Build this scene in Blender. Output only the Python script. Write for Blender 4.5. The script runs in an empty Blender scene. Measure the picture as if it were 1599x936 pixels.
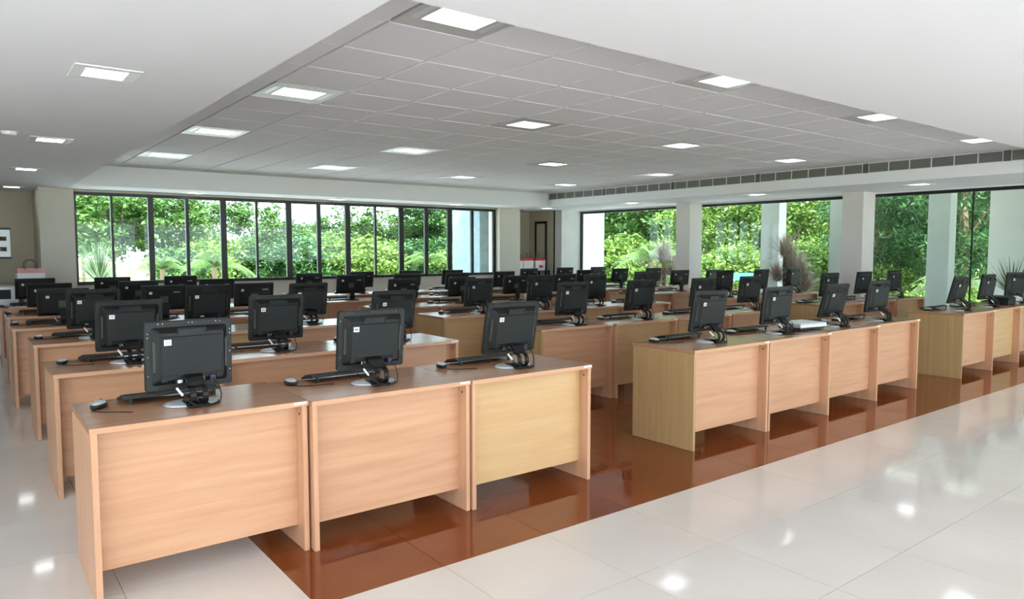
import bpy, bmesh, math, random
from mathutils import Vector, Matrix
R = math.radians
scene = bpy.context.scene
COL = scene.collection
random.seed(7)

# ------------------------------------------------------------------ camera
cam_d = bpy.data.cameras.new('camera'); cam = bpy.data.objects.new('camera', cam_d); COL.objects.link(cam)
FPX, CH, YAW, PITCH = 1117.58, 1.4816, R(-37.593), R(-3.962)
cam_d.sensor_width = 36; cam_d.sensor_fit = 'HORIZONTAL'; cam_d.lens = FPX * 36 / 1599
cam_d.clip_start = .05; cam_d.clip_end = 400
cam.location = (0, 0, CH); cam.rotation_euler = (R(90) + PITCH, 0, YAW)
scene.camera = cam

# ------------------------------------------------------------------ sky, sun, exposure
w = bpy.data.worlds.new('sky'); scene.world = w; w.use_nodes = True
bg = w.node_tree.nodes['Background']; bg.inputs[0].default_value = (.72, .86, 1, 1); bg.inputs[1].default_value = 2.4
sd = bpy.data.lights.new('sun', 'SUN'); sd.energy = 10.5; sd.angle = R(1.5); sd.color = (1, .97, .91)
sun = bpy.data.objects.new('sun', sd); COL.objects.link(sun)
sun.rotation_euler = Vector((.14, .62, -1.0)).to_track_quat('-Z', 'Y').to_euler()
vs = scene.view_settings
vs.view_transform = 'Standard'; vs.look = 'None'; vs.gamma = 1; vs.use_curve_mapping = False; vs.exposure = 1.22
LAMP_COL, LAMP_E = (.90, .97, 1), 3.2

# ------------------------------------------------------------------ materials
def mat(name, col, rough=.5, spec=.5, metal=0, emit=None, estr=0):
    m = bpy.data.materials.new(name); m.use_nodes = True
    b = m.node_tree.nodes['Principled BSDF']
    b.inputs['Base Color'].default_value = (*col, 1); b.inputs['Roughness'].default_value = rough
    b.inputs['Specular IOR Level'].default_value = spec; b.inputs['Metallic'].default_value = metal
    if emit: b.inputs['Emission Color'].default_value = (*emit, 1); b.inputs['Emission Strength'].default_value = estr
    return m
def noisy(name, c1, c2, scale, rough=.5, spec=.5, detail=4, lo=.35, hi=.65, rnd=True, bump=0, dist=0, coord='Object'):
    """two-tone procedural material driven by stretched noise in object space"""
    m = mat(name, c1, rough, spec); nt = m.node_tree; N = nt.nodes; L = nt.links; b = N['Principled BSDF']
    tc = N.new('ShaderNodeTexCoord'); mp = N.new('ShaderNodeMapping'); no = N.new('ShaderNodeTexNoise'); cr = N.new('ShaderNodeValToRGB')
    mp.inputs['Scale'].default_value = scale if isinstance(scale, tuple) else (scale,) * 3
    no.inputs['Scale'].default_value = 1; no.inputs['Detail'].default_value = detail; no.inputs['Distortion'].default_value = dist
    if rnd:
        oi = N.new('ShaderNodeObjectInfo'); vm = N.new('ShaderNodeVectorMath'); vm.operation = 'MULTIPLY_ADD'
        vm.inputs[1].default_value = (37, 53, 71)
        L.new(oi.outputs['Random'], vm.inputs[0]); L.new(tc.outputs[coord], vm.inputs[2]); L.new(vm.outputs[0], mp.inputs[0])
    else: L.new(tc.outputs[coord], mp.inputs[0])
    L.new(mp.outputs[0], no.inputs[0]); L.new(no.outputs[0], cr.inputs[0])
    cr.color_ramp.elements[0].position = lo; cr.color_ramp.elements[0].color = (*c1, 1)
    cr.color_ramp.elements[1].position = hi; cr.color_ramp.elements[1].color = (*c2, 1)
    L.new(cr.outputs[0], b.inputs['Base Color'])
    if bump:
        bp = N.new('ShaderNodeBump'); bp.inputs['Strength'].default_value = bump; bp.inputs['Distance'].default_value = .002
        L.new(no.outputs[0], bp.inputs['Height']); L.new(bp.outputs[0], b.inputs['Normal'])
    return m
def leafmat(name, c1, c2, trans=.35):
    m = bpy.data.materials.new(name); m.use_nodes = True; nt = m.node_tree; N = nt.nodes; L = nt.links
    b = N['Principled BSDF']; b.inputs['Roughness'].default_value = .45
    g = N.new('ShaderNodeNewGeometry'); mx = N.new('ShaderNodeMix'); mx.data_type = 'RGBA'
    mx.inputs[6].default_value = (*c1, 1); mx.inputs[7].default_value = (*c2, 1)
    L.new(g.outputs['Random Per Island'], mx.inputs[0]); L.new(mx.outputs[2], b.inputs['Base Color'])
    t = N.new('ShaderNodeBsdfTranslucent'); L.new(mx.outputs[2], t.inputs[0])
    ms = N.new('ShaderNodeMixShader'); ms.inputs[0].default_value = trans
    L.new(b.outputs[0], ms.inputs[1]); L.new(t.outputs[0], ms.inputs[2]); L.new(ms.outputs[0], N['Material Output'].inputs[0])
    return m
def glassmat(name, tint):
    m = bpy.data.materials.new(name); m.use_nodes = True; nt = m.node_tree; N = nt.nodes; L = nt.links
    N.remove(N['Principled BSDF'])
    tr = N.new('ShaderNodeBsdfTransparent'); tr.inputs[0].default_value = (*tint, 1)
    gl = N.new('ShaderNodeBsdfGlossy'); gl.inputs['Roughness'].default_value = 0.01
    lw = N.new('ShaderNodeLayerWeight'); lw.inputs[0].default_value = .5
    pw = N.new('ShaderNodeMath'); pw.operation = 'POWER'; pw.inputs[1].default_value = 5; L.new(lw.outputs['Facing'], pw.inputs[0])
    fr = N.new('ShaderNodeMath'); fr.operation = 'MULTIPLY_ADD'; fr.inputs[1].default_value = .95; fr.inputs[2].default_value = .02; L.new(pw.outputs[0], fr.inputs[0])
    ms = N.new('ShaderNodeMixShader'); L.new(fr.outputs[0], ms.inputs[0]); L.new(tr.outputs[0], ms.inputs[1]); L.new(gl.outputs[0], ms.inputs[2])
    L.new(ms.outputs[0], N['Material Output'].inputs[0]); return m

PK1, PK2 = (.60, .315, .175), (.70, .40, .235)       # pinkish beech laminate
YL1, YL2 = (.45, .285, .12), (.53, .35, .165)        # yellowish maple laminate
M = {
 'beech':   noisy('beech_laminate', PK1, PK2, (1.6, 26, 26), .34, .45, 5, .3, .72, dist=.4),
 'beech_v': noisy('beech_upright', PK1, PK2, (26, 26, 1.4), .36, .45, 5, .3, .72, dist=.4),
 'maple':   noisy('maple_laminate', (.63, .39, .18), (.71, .465, .235), (1.6, 24, 24), .36, .45, 5, .3, .72, dist=.4),
 'maple_v': noisy('maple_upright', YL1, YL2, (28, 28, 1.3), .36, .45, 5, .3, .72, dist=.4),
 'top':     noisy('desktop_laminate', (.40, .195, .105), (.50, .26, .15), (1.4, 30, 30), .22, .5, 5, .3, .72, dist=.3),
 'tile_w':  noisy('white_vitrified_tile', (.70, .64, .59), (.75, .69, .64), 1.3, .07, .5, 5),
 'tile_b':  noisy('brown_vitrified_tile', (.19, .043, .010), (.23, .056, .014), 1.8, .06, .5, 4),
 'grout':   mat('grout', (.50, .38, .28), .8),
 'ceil':    mat('ceiling_paint', (.87, .885, .92), .9, .2),
 'panel':   noisy('mineral_ceiling_panel', (.88, .885, .915), (.91, .915, .94), 160, .95, .2, 2, rnd=False, bump=.3),
 'tbar':    mat('ceiling_grid_metal', (.42, .41, .41), .5),
 'wall':    noisy('cream_wall_paint', (.66, .635, .56), (.69, .665, .59), 2, .85, .3, rnd=False),
 'beige':   noisy('beige_wall_paint', (.52, .47, .36), (.55, .50, .39), 2, .85, .3, rnd=False),
 'column':  noisy('column_paint', (.74, .71, .68), (.77, .74, .71), 2, .8, .3, rnd=False),
 'ext':     noisy('exterior_white_paint', (.70, .71, .69), (.75, .76, .74), 3, .85, .3, rnd=False),
 'bounce_pave':    noisy('white_bounce_paving', (.80, .80, .79), (.86, .86, .85), 2, .9, .2, rnd=False),  # kept bright so the unseen slabs bounce sun indoors
 'black':   mat('black_aluminium', (.008, .011, .010), .35),
 'glass':   glassmat('clear_window_glass', (.93, .98, .96)),
 'mon':     mat('monitor_charcoal_plastic', (.011, .014, .014), .45, .35),
 'mon_d':   mat('monitor_black_plastic', (.0035, .0045, .0045), .45, .35),
 'mon_l':   mat('monitor_cover_plastic', (.015, .019, .0185), .55, .3),
 'vent':    mat('monitor_vent_grey', (.06, .066, .055), .6),
 'screen':  mat('screen_glass', (.004, .005, .006), .12, .5),
 'silver':  mat('silver_plastic', (.55, .58, .60), .28, .5, .35),
 'chrome':  mat('bright_metal', (.75, .78, .78), .22, .5, 1),
 'rubber':  mat('black_rubber', (.008, .009, .009), .55),
 'white':   mat('white_plastic', (.80, .82, .83), .4),
 'paper':   mat('white_paper', (.83, .83, .84), .85, .2),
 'ink':     mat('grey_ink', (.22, .20, .24), .9, .1),
 'purple':  mat('purple_connector', (.05, .03, .085), .5),
 'lampw':   mat('luminaire_housing', (.62, .61, .60), .4),
 'frost':   mat('frosted_wing', (.72, .78, .76), .3),
 'emit':    mat('lit_diffuser', (.9, .95, 1), .5, .2, 0, LAMP_COL, LAMP_E),
 'lens':    mat('louvre_plastic', (.8, .86, .9), .4),
 'grille':  mat('grey_air_grille', (.27, .28, .26), .5),
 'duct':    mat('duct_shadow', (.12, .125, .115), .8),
 'grass':   noisy('lawn', (.20, .25, .085), (.30, .33, .14), .6, .9, .1, 6, rnd=False),
 'bark':    noisy('bark', (.10, .07, .045), (.19, .14, .09), (6, 6, 2), .9, .2, rnd=False),
 'whitewash': mat('whitewashed_trunk', (.62, .62, .58), .85),
 'leaf_a':  leafmat('leaf_mid_green', (.03, .09, .016), (.12, .24, .045)),
 'leaf_b':  leafmat('leaf_dark_green', (.014, .06, .016), (.07, .17, .04)),
 'leaf_c':  leafmat('leaf_yellow_green', (.075, .17, .022), (.21, .31, .06)),
 'leaf_d':  leafmat('leaf_deep_green', (.012, .05, .016), (.06, .16, .035)),  # the conifers' own deep green
 'palm':    leafmat('palm_frond', (.045, .11, .02), (.13, .22, .05)),
 'drac':    leafmat('reddish_dracaena_leaf', (.38, .25, .22), (.60, .48, .43)),
 'spiky':   leafmat('spiky_green_leaf', (.05, .10, .04), (.14, .2, .09)),
 'red':     mat('red_print', (.62, .045, .02), .6),
 'pink':    mat('pink_print', (.70, .36, .34), .7),
 'blue':    mat('blue_cord', (.03, .075, .13), .6),
 'rope':    mat('grey_cord', (.10, .10, .10), .7),
 'photo':   noisy('small_photo_print', (.03, .03, .03), (.30, .12, .07), 30, .5, .3, rnd=True),
 'steel':   mat('dark_steel', (.02, .022, .022), .4),
 'teal':    mat('teal_paint', (.05, .42, .42), .6),
 'bluewall': noisy('pale_blue_render', (.25, .33, .37), (.30, .38, .42), 8, .9, .2, rnd=False),
}

# ------------------------------------------------------------------ mesh helpers
def box(bm, x0, x1, y0, y1, z0, z1, bev=0, seg=1):
    vs_ = [bm.verts.new(c) for c in ((x0,y0,z0),(x1,y0,z0),(x1,y1,z0),(x0,y1,z0),(x0,y0,z1),(x1,y0,z1),(x1,y1,z1),(x0,y1,z1))]
    fs = [bm.faces.new([vs_[i] for i in f]) for f in ((3,2,1,0),(4,5,6,7),(0,1,5,4),(1,2,6,5),(2,3,7,6),(3,0,4,7))]
    if bev:
        es = list({e for f in fs for e in f.edges})
        bmesh.ops.bevel(bm, geom=es, offset=bev, segments=seg, affect='EDGES', profile=.5)
def tube(bm, pts, r, seg=6, cap=True, r1=None):
    pts = [Vector(p) for p in pts]; rings = []
    for i, p in enumerate(pts):
        d = (pts[min(i+1, len(pts)-1)] - pts[max(i-1, 0)]).normalized()
        a = d.orthogonal().normalized() if i == 0 else (a - d * a.dot(d)).normalized()
        b = d.cross(a); rr = r if r1 is None else r + (r1 - r) * i / (len(pts) - 1)
        rings.append([bm.verts.new(p + (a * math.cos(t) + b * math.sin(t)) * rr) for t in (2 * math.pi * k / seg for k in range(seg))])
    for A, B in zip(rings, rings[1:]):
        for k in range(seg): bm.faces.new((A[k], A[(k+1) % seg], B[(k+1) % seg], B[k]))
    if cap: bm.faces.new(rings[0][::-1]); bm.faces.new(rings[-1])
def loft(bm, rings, cap=True):
    rv = [[bm.verts.new(p) for p in r] for r in rings]; n = len(rv[0])
    for A, B in zip(rv, rv[1:]):
        for k in range(n): bm.faces.new((A[k], A[(k+1) % n], B[(k+1) % n], B[k]))
    if cap: bm.faces.new(rv[0][::-1]); bm.faces.new(rv[-1])
def rrect(w_, h_, r, y, cx=0, cz=0, n=3):
    """rounded rectangle outline in the xz plane at depth y"""
    out = []
    for sx, sz, a0 in ((1, 1, 0), (-1, 1, 90), (-1, -1, 180), (1, -1, 270)):
        for k in range(n + 1):
            a = R(a0 + 90 * k / n); out.append((cx + sx * (w_/2 - r) + r * math.cos(a), y, cz + sz * (h_/2 - r) + r * math.sin(a)))
    return out
def ell(rx, ry, z, n=20, cx=0, cy=0):
    return [(cx + rx * math.cos(2*math.pi*k/n), cy + ry * math.sin(2*math.pi*k/n), z) for k in range(n)]
def strap(bm, path, x0, x1, th):
    """flat strap following a path of (y, z), from x0 to x1"""
    P = [Vector((0, y, z)) for y, z in path]; rings = []
    for i, p in enumerate(P):
        d = (P[min(i+1, len(P)-1)] - P[max(i-1, 0)]).normalized(); nrm = Vector((0, -d.z, d.y)) * th / 2
        rings.append([(x0, *(p - nrm).yz), (x1, *(p - nrm).yz), (x1, *(p + nrm).yz), (x0, *(p + nrm).yz)])
    loft(bm, rings)
def mesh(name, fn, material, smooth=False):
    bm = bmesh.new(); fn(bm); bmesh.ops.recalc_face_normals(bm, faces=bm.faces); me = bpy.data.meshes.new(name); bm.to_mesh(me); bm.free()
    me.materials.append(M[material])
    if smooth:
        for p in me.polygons: p.use_smooth = True
    return me
def boxes(name, lst, material, bev=0):
    return mesh(name, lambda bm: [box(bm, *b, bev=bev) for b in lst], material)
def pydata(name, v, f, material):
    me = bpy.data.meshes.new(name); me.from_pydata(v, [], f); me.materials.append(M[material]); return me
def obj(name, me, parent=None, loc=None, rot=None, **props):
    o = bpy.data.objects.new(name, me); COL.objects.link(o)
    if parent: o.parent = parent
    if loc: o.location = loc
    if rot: o.rotation_euler = rot
    for k, v in props.items(): o[k] = v
    return o
def thing(name, label, category, loc=(0,0,0), rz=0, group=None, me=None):
    o = obj(name, me, None, loc, (0, 0, rz)); o['label'] = label; o['category'] = category
    if group: o['group'] = group
    return o
def struct(name, me, label=None):
    o = obj(name, me); o['kind'] = 'structure'
    if label: o['label'] = label
    return o

# ------------------------------------------------------------------ the room shell
ZL, ZU = 2.445, 2.749                       # lower ceiling band, raised grid ceiling
XSL, XSR, YSN, YSB = 1.358, 10.537, 2.489, 12.375
X0, Y0, XG, YW, YC = -4.2, -4.2, 12.30, 13.32, 13.146
XN = 11.65
floor = struct('floor', boxes('floor', [(X0, XG+.1, Y0, 14.6, -.14, -.004)], 'grout'), 'polished tiled floor, white with a brown desk area')
T, FX, FY = .62, 1.12, 2.78
def gap_tile(m): return boxes('tile_'+m, [(.0015, T-.0015, .0015, T-.0015, -.01, 0)], m)
tile_me = {'tile_w': gap_tile('tile_w'), 'tile_b': gap_tile('tile_b')}
fwd = Vector((-math.sin(YAW) * math.cos(PITCH), math.cos(YAW) * math.cos(PITCH), math.sin(PITCH)))
rgt = Vector((math.cos(YAW), math.sin(YAW), 0)); upv = rgt.cross(fwd)
def pix(P):
    d = Vector(P) - Vector((0, 0, CH)); z = d.dot(fwd)
    return (799.5 + FPX * d.dot(rgt) / z, 468 - FPX * d.dot(upv) / z, z) if z > .2 else (-9e9, 0, z)
cells = []
for i in range(math.floor((X0-FX)/T), math.ceil((XG-FX)/T)):
    for j in range(math.floor((Y0-FY)/T), math.ceil((14.5-FY)/T)):
        x, y = FX + i*T, FY + j*T
        if x < X0 or x + T > XG + .1 or y < Y0 or y + T > 14.6: continue
        u, v, z = pix((x+T/2, y+T/2, 0)); m = 400 / max(z, .3)
        cells.append((z if -m < u < 1599+m and 0 < v < 936+m else 1e3 + abs(z), x, y, 'tile_b' if i >= 0 and 0 <= j < 16 else 'tile_w'))
cells.sort()
for z, x, y, m in cells[:300]: obj('floor_tile', tile_me[m], floor, (x, y, 0))
for m in ('tile_w', 'tile_b'):
    lst = [(x+.0015, x+T-.0015, y+.0015, y+T-.0015, -.01, 0) for z, x, y, mm in cells[300:] if mm == m]
    if lst: obj('far_tiles', boxes('far_'+m, lst, m), floor, kind='stuff')

# lower ceiling ring with the raised recess, then its grid of panels
struct('ceiling', boxes('ceiling', [(X0-1.1, XSL, Y0-1.35, 14.7, ZL, 3.0), (XSR, 12.45, Y0-1.35, 14.7, ZL, 3.0),
       (XSL, XSR, Y0-1.35, YSN, ZL, 3.0), (XSL, XSR, YSB, 14.7, ZL, 3.0), (XSL, XSR, YSN, YSB, 2.90, 3.0)], 'ceil'), 'smooth white dropped ceiling border')  # unseen overhang past the left and front walls added to keep sun out
GX, GY, G = 1.939, 3.651, .6
gc = struct('ceiling_grid', boxes('ceiling_grid', [(XSL, XSR, YSN, YSB, ZU+.024, ZU+.03)], 'tbar'), 'raised suspended ceiling of square white panels')
pan = boxes('ceiling_panel', [(.010, G-.010, .006, G-.006, 0, .024)], 'panel', bev=.002)
lights = {(i, j) for i in (0, 4, 8, 12) for j in (-1, 3, 7, 11)}
for i in range(-1, 15):
    for j in range(-2, 15):
        x, y = GX + i*G, GY + j*G
        if (i, j) in lights: continue
        a, b, c, d = max(x, XSL), min(x+G, XSR), max(y, YSN), min(y+G, YSB)
        if b - a < .05 or d - c < .05: continue
        if b - a > G-.001 and d - c > G-.001: obj('ceiling_panel', pan, gc, (x, y, ZU))
        else: obj('ceiling_panel', boxes('cut_panel', [(a+.01, b-.01, c+.004, d-.004, ZU, ZU+.024)], 'panel'), gc)

# square luminaires in the grid
lum = [('housing', boxes('lum_housing', [(.012,.588,.012,.15,0,.012), (.012,.588,.45,.588,0,.012), (.012,.055,.15,.45,0,.012), (.545,.588,.15,.45,0,.012), (.10,.125,.15,.45,0,.012), (.475,.50,.15,.45,0,.012)], 'lampw', .0015)),
       ('wing', boxes('lum_wing_a', [(.055,.10,.15,.45,.002,.008)], 'frost')), ('wing', boxes('lum_wing_b', [(.50,.545,.15,.45,.002,.008)], 'frost')),
       ('diffuser', boxes('lum_diffuser', [(.125,.475,.15,.45,.012,.018)], 'emit')),
       ('louvre', boxes('lum_louvre', [(.125+.35*k/12-.001, .125+.35*k/12+.001, .15, .45, .001, .011) for k in range(1, 12)], 'lens'))]
wl = {11: 'line nearest back windows', 7: 'second line from back windows', 3: 'third line from back windows', -1: 'line farthest from back windows'}
gl_ = {12: 'beside the air grille', 8: 'second from the air grille', 4: 'third from the air grille', 0: 'farthest from the air grille'}
for i, j in sorted(lights):
    t = thing('ceiling_light', 'square ceiling light, %s, %s' % (wl[j], gl_[i]), 'ceiling light', (GX+i*G, GY+j*G, ZU), 0, 'square lights in the grid ceiling')
    for n, me in lum: obj(n, me, t)
slum = [('housing', boxes('small_housing', [(-.16,.16,-.17,-.11,-.006,.004), (-.16,.16,.11,.17,-.006,.004), (-.16,-.10,-.11,.11,-.006,.004), (.10,.16,-.11,.11,-.006,.004)], 'white', .0015)),
        ('diffuser', boxes('small_diffuser', [(-.10,.10,-.11,.11,-.004,.002)], 'emit'))]
for x, y, lb in [(.67, 1.4, 'over the open white floor'), (.67, 4.52, 'above the front desks'), (.67, 7.5, 'above the third row of desks'), (.67, 10.37, 'above the fifth row of desks'), (.67, 13.4, 'above the poster alcove'),
                 (11.2, 4.75, 'beside the glass wall, above the second desk row'), (11.02, 7.34, 'beside the glass wall, above the third desk row'), (10.95, 10.2, 'beside the glass wall, above the fifth desk row'), (10.8, 12.7, 'beside the glass wall, by the nook'),
                 (8.4, 12.85, 'under the back soffit, nearest the nook'), (5.77, 12.95, 'under the back soffit, middle one'), (3.2, 12.95, 'under the back soffit, farthest from the nook'),
                 (4.5, .6, 'over the open white floor towards the glass wall'), (8.4, .6, 'over the open white floor by the glass wall')]:
    t = thing('downlight', 'small square downlight in smooth ceiling border, ' + lb, 'ceiling light', (x, y, ZL), 0, 'downlights in the smooth ceiling border')
    for n, me in slum: obj(n, me, t)
t = thing('smoke_detector', 'small round white detector on the smooth ceiling border', 'smoke detector', (.36, 7.2, ZL))
obj('body', mesh('detector', lambda bm: loft(bm, [ell(.03,.03,-.03,16), ell(.05,.05,-.022,16), ell(.055,.055,0,16)]), 'white'), t)
obj('base_ring', mesh('detector_ring', lambda bm: loft(bm, [ell(.065,.065,-.008,16), ell(.065,.065,0,16)]), 'white'), t)

# long air grille along the soffit face next to the glass wall
gr = thing('air_grille', 'long grey linear air grille with louvre blades along the soffit', 'air vent', (XSR-.002, 0, 0))
def blades(bm, n):
    for k in range(9):
        z = 2.612 + k * .0135; box(bm, -.010, -.002, .006, n-.006, z, z+.0055)
cell = .283
def ring(bm):
    out = [(0, 2.60), (cell, 2.60), (cell, 2.738), (0, 2.738)]; inn = [(.006, 2.606), (cell-.006, 2.606), (cell-.006, 2.732), (.006, 2.732)]
    V = [[bm.verts.new((x, y, z)) for y, z in o_] for x in (-.012, -.001) for o_ in (out, inn)]
    for k in range(4):
        l = (k+1) % 4
        for A, B in ((V[0], V[1]), (V[1], V[3]), (V[3], V[2]), (V[2], V[0])): bm.faces.new((A[k], A[l], B[l], B[k]))
bl_me = mesh('louvre_blades', lambda bm: blades(bm, cell), 'grille'); br_me = mesh('grille_frame', lambda bm: ring(bm), 'white')
y = 12.32; k = 0
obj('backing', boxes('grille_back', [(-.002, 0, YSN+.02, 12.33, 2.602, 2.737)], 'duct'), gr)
obj('top_rail', boxes('grille_rail', [(-.013, 0, YSN+.02, 12.33, 2.737, 2.743), (-.013, 0, YSN+.02, 12.33, 2.596, 2.602)], 'white'), gr)
while y - cell > YSN:
    o = obj('grille_section', br_me, gr, (0, y-cell, 0)); obj('louvre_blades', bl_me, o)
    y -= cell; k += 1
    if k % 6 == 0: y -= .09

# back wall: sill wall, header, piers, alcove on one side and nook on the other
MUL = [(1.443,1.496),(1.974,2.011),(2.527,2.615),(3.117,3.174),(3.699,3.799),(4.316,4.357),(4.884,4.99),(5.489,5.567),(6.073,6.182),(6.709,6.752),(7.275,7.381),(7.885,7.972),(8.459,8.575),(9.086,9.155),(9.689,9.762)]
ZT, ZB = 2.409, .917
struct('wall_back', boxes('wall_back', [(1.02, 10.36, YW, YW+.2, -.1, ZB), (1.02, 9.9, YW, YW+.2, ZT, ZL+.02)], 'wall'), 'cream wall below the long back window')
struct('pier_back', boxes('pier_back', [(.985, 1.45, YC, YW+.25, -.1, ZL+.02)], 'wall'), 'cream pier between the poster alcove and the window')
struct('pier_nook', boxes('pier_nook', [(9.764, 10.36, YC, YW+.25, -.1, ZL+.02)], 'wall'), 'cream pier between the back window and the nook')
struct('wall_alcove', boxes('wall_alcove', [(X0, 1.2, 14.3, 14.5, -.1, ZL+.02), (.985, 1.10, YW+.25, 14.3, -.1, ZL+.02)], 'beige'), 'beige alcove wall with a poster')
struct('wall_nook', boxes('wall_nook', [(10.24, XN+.1, 14.40, 14.55, -.1, ZL+.02), (10.24, 10.36, YW+.25, 14.42, -.1, ZL+.02), (XN, XN+.1, YC+.25, 14.42, -.1, ZL+.02)], 'beige'), 'beige walls of the nook in the corner')
struct('pier_corner', boxes('pier_corner', [(XN, XG+.06, YC, YC+.3, -.1, ZL+.02)], 'ext'), 'white corner pier beside the glass wall')
win = struct('window_1', boxes('window_frame', [(1.443, 9.762, YW-.03, YW+.03, ZT-.055, ZT), (1.443, 9.762, YW-.03, YW+.03, ZB, ZB+.055)], 'black', .003), 'long black framed sliding window')
for k, (a, b) in enumerate(MUL):
    obj('mullion', boxes('mullion', [(a, b, YW-.028, YW+.028, ZB+.055, ZT-.055)], 'black', .003), win)
    if k < len(MUL) - 1: obj('pane', boxes('pane', [(b, MUL[k+1][0], YW-.003, YW+.003, ZB+.055, ZT-.055)], 'glass'), win)
for k in (2, 4, 6, 8, 10, 12):
    a, b = MUL[k]; obj('latch', boxes('latch', [((a+b)/2-.008, (a+b)/2+.008, YW-.036, YW-.028, 1.5, 1.62)], 'steel', .002), win)

# glass wall with interior columns
struct('wall_right', boxes('wall_right', [(XG-.04, XG+.08, Y0, YC, 2.42, ZL+.02), (XG-.05, XG+.1, Y0, YC, -.14, .03)], 'ceil'), 'white header above the glass wall')
w2 = struct('window_2', boxes('glass_wall_rail', [(XG-.03, XG+.03, Y0, YC, 2.368, 2.42), (XG-.03, XG+.03, Y0, YC, .03, .06), (XG-.03, XG+.03, YC-.045, YC, .06, 2.368)], 'black', .002), 'floor to ceiling glass wall under a black rail')
ys = [YC-.045, 11.45, 9.8, 7.9, 6.2, 4.42, 2.5, .5, -1.8, Y0]
for a, b in zip(ys, ys[1:]):
    obj('pane', boxes('pane_r', [(XG-.005, XG+.005, b+.003, a-.003, .06, 2.368)], 'glass'), w2)
obj('pane_joint', boxes('pane_joint', [(XG-.012, XG+.012, 4.41, 4.43, .06, 2.368)], 'black'), w2)
for k, y in enumerate((5.891, 9.447)):
    c = struct('column_%d' % (k+1), boxes('column', [(11.867, XG-.035, y, y+.36, -.002, ZL+.01)], 'column', .004), 'painted square column standing inside the glass wall')
# openings behind and beside the camera: posts, sill and header only, glazed
struct('wall_left', boxes('wall_left', [(X0-.1, X0, Y0, 14.5, -.1, .25), (X0-.1, X0, 3.6, 14.5, .25, ZL+.02), (X0-.1, X0, Y0, Y0+.3, .25, ZL+.02), (X0-.1, X0, -1.6, -1.3, .25, ZL+.02)], 'wall'))
struct('wall_front', boxes('wall_front', [(a, a+.3, Y0-.1, Y0, -.1, ZL+.02) for a in (X0, -1, 2.2, 5.4, 8.6, XG-.3)] + [(X0, XG, Y0-.1, Y0, -.14, 0)], 'wall'))

# nook door
d = struct('door_1', boxes('door_frame', [(XN-.02, XN+.01, 14.10, 14.16, 0, 2.2), (XN-.02, XN+.01, 13.70, 13.76, 0, 2.2), (XN-.02, XN+.01, 13.70, 14.16, 2.14, 2.2)], 'black', .003), 'narrow dark framed door in the nook')
obj('door_leaf', boxes('door_leaf', [(XN-.006, XN+.004, 13.76, 14.10, .01, 2.14)], 'beige'), d)

# ------------------------------------------------------------------ desks
FRONT = {1: 3.32, 2: 4.93, 3: 6.58, 4: 8.02, 5: 9.5, 6: 10.9}
START = {'A': (.385, .40, .415, .35, .375, .36), 'B': (4.20, 4.19, 4.13, 4.10, 4.06, 3.98), 'C': (9.05, 9.12, 9.02, 8.76, 8.68, 8.55)}
NUM = {'A': 3, 'B': 4, 'C': 3}; DD = .605
ROWL = {1: 'front row by the white floor', 2: 'second row from the white floor', 3: 'third row from the white floor', 4: 'third row from the back windows', 5: 'second row from the back windows', 6: 'last row under the back windows'}
BLK = {'A': 'block farthest from glass wall', 'B': 'middle block', 'C': 'block beside glass wall'}
ORD = {'A': ('third along', 'centre', 'aisle end'), 'B': ('fourth', 'third', 'second', 'first'), 'C': ('third', 'second', 'first')}
def place(b, r, i):
    n = NUM[b]; o = ('first', 'second', 'third', 'fourth')[n-1-i]
    return '%s, %s, %s from glass wall' % (ROWL[r].replace(' by the white floor', '').replace(' from the white floor', ' from white floor').replace(' from the back windows', ' from windows').replace(' under the back windows', ''),
            {'A': 'outer block', 'B': 'middle block', 'C': 'glass-wall block'}[b], o)
YOFF = {('A', 1): (.012, -.025, -.035), ('B', 1): (-.04, -.04, -.01, .03), ('C', 1): (-.02, 0, .01), ('B', 2): (.07, .03, .02, 0), ('A', 2): (0, -.04, -.08), ('C', 2): (0, -.02, -.04)}
dm = {}
def desk_mesh(key, fn):
    if key not in dm: dm[key] = fn()
    return dm[key]
TK = .025
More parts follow.
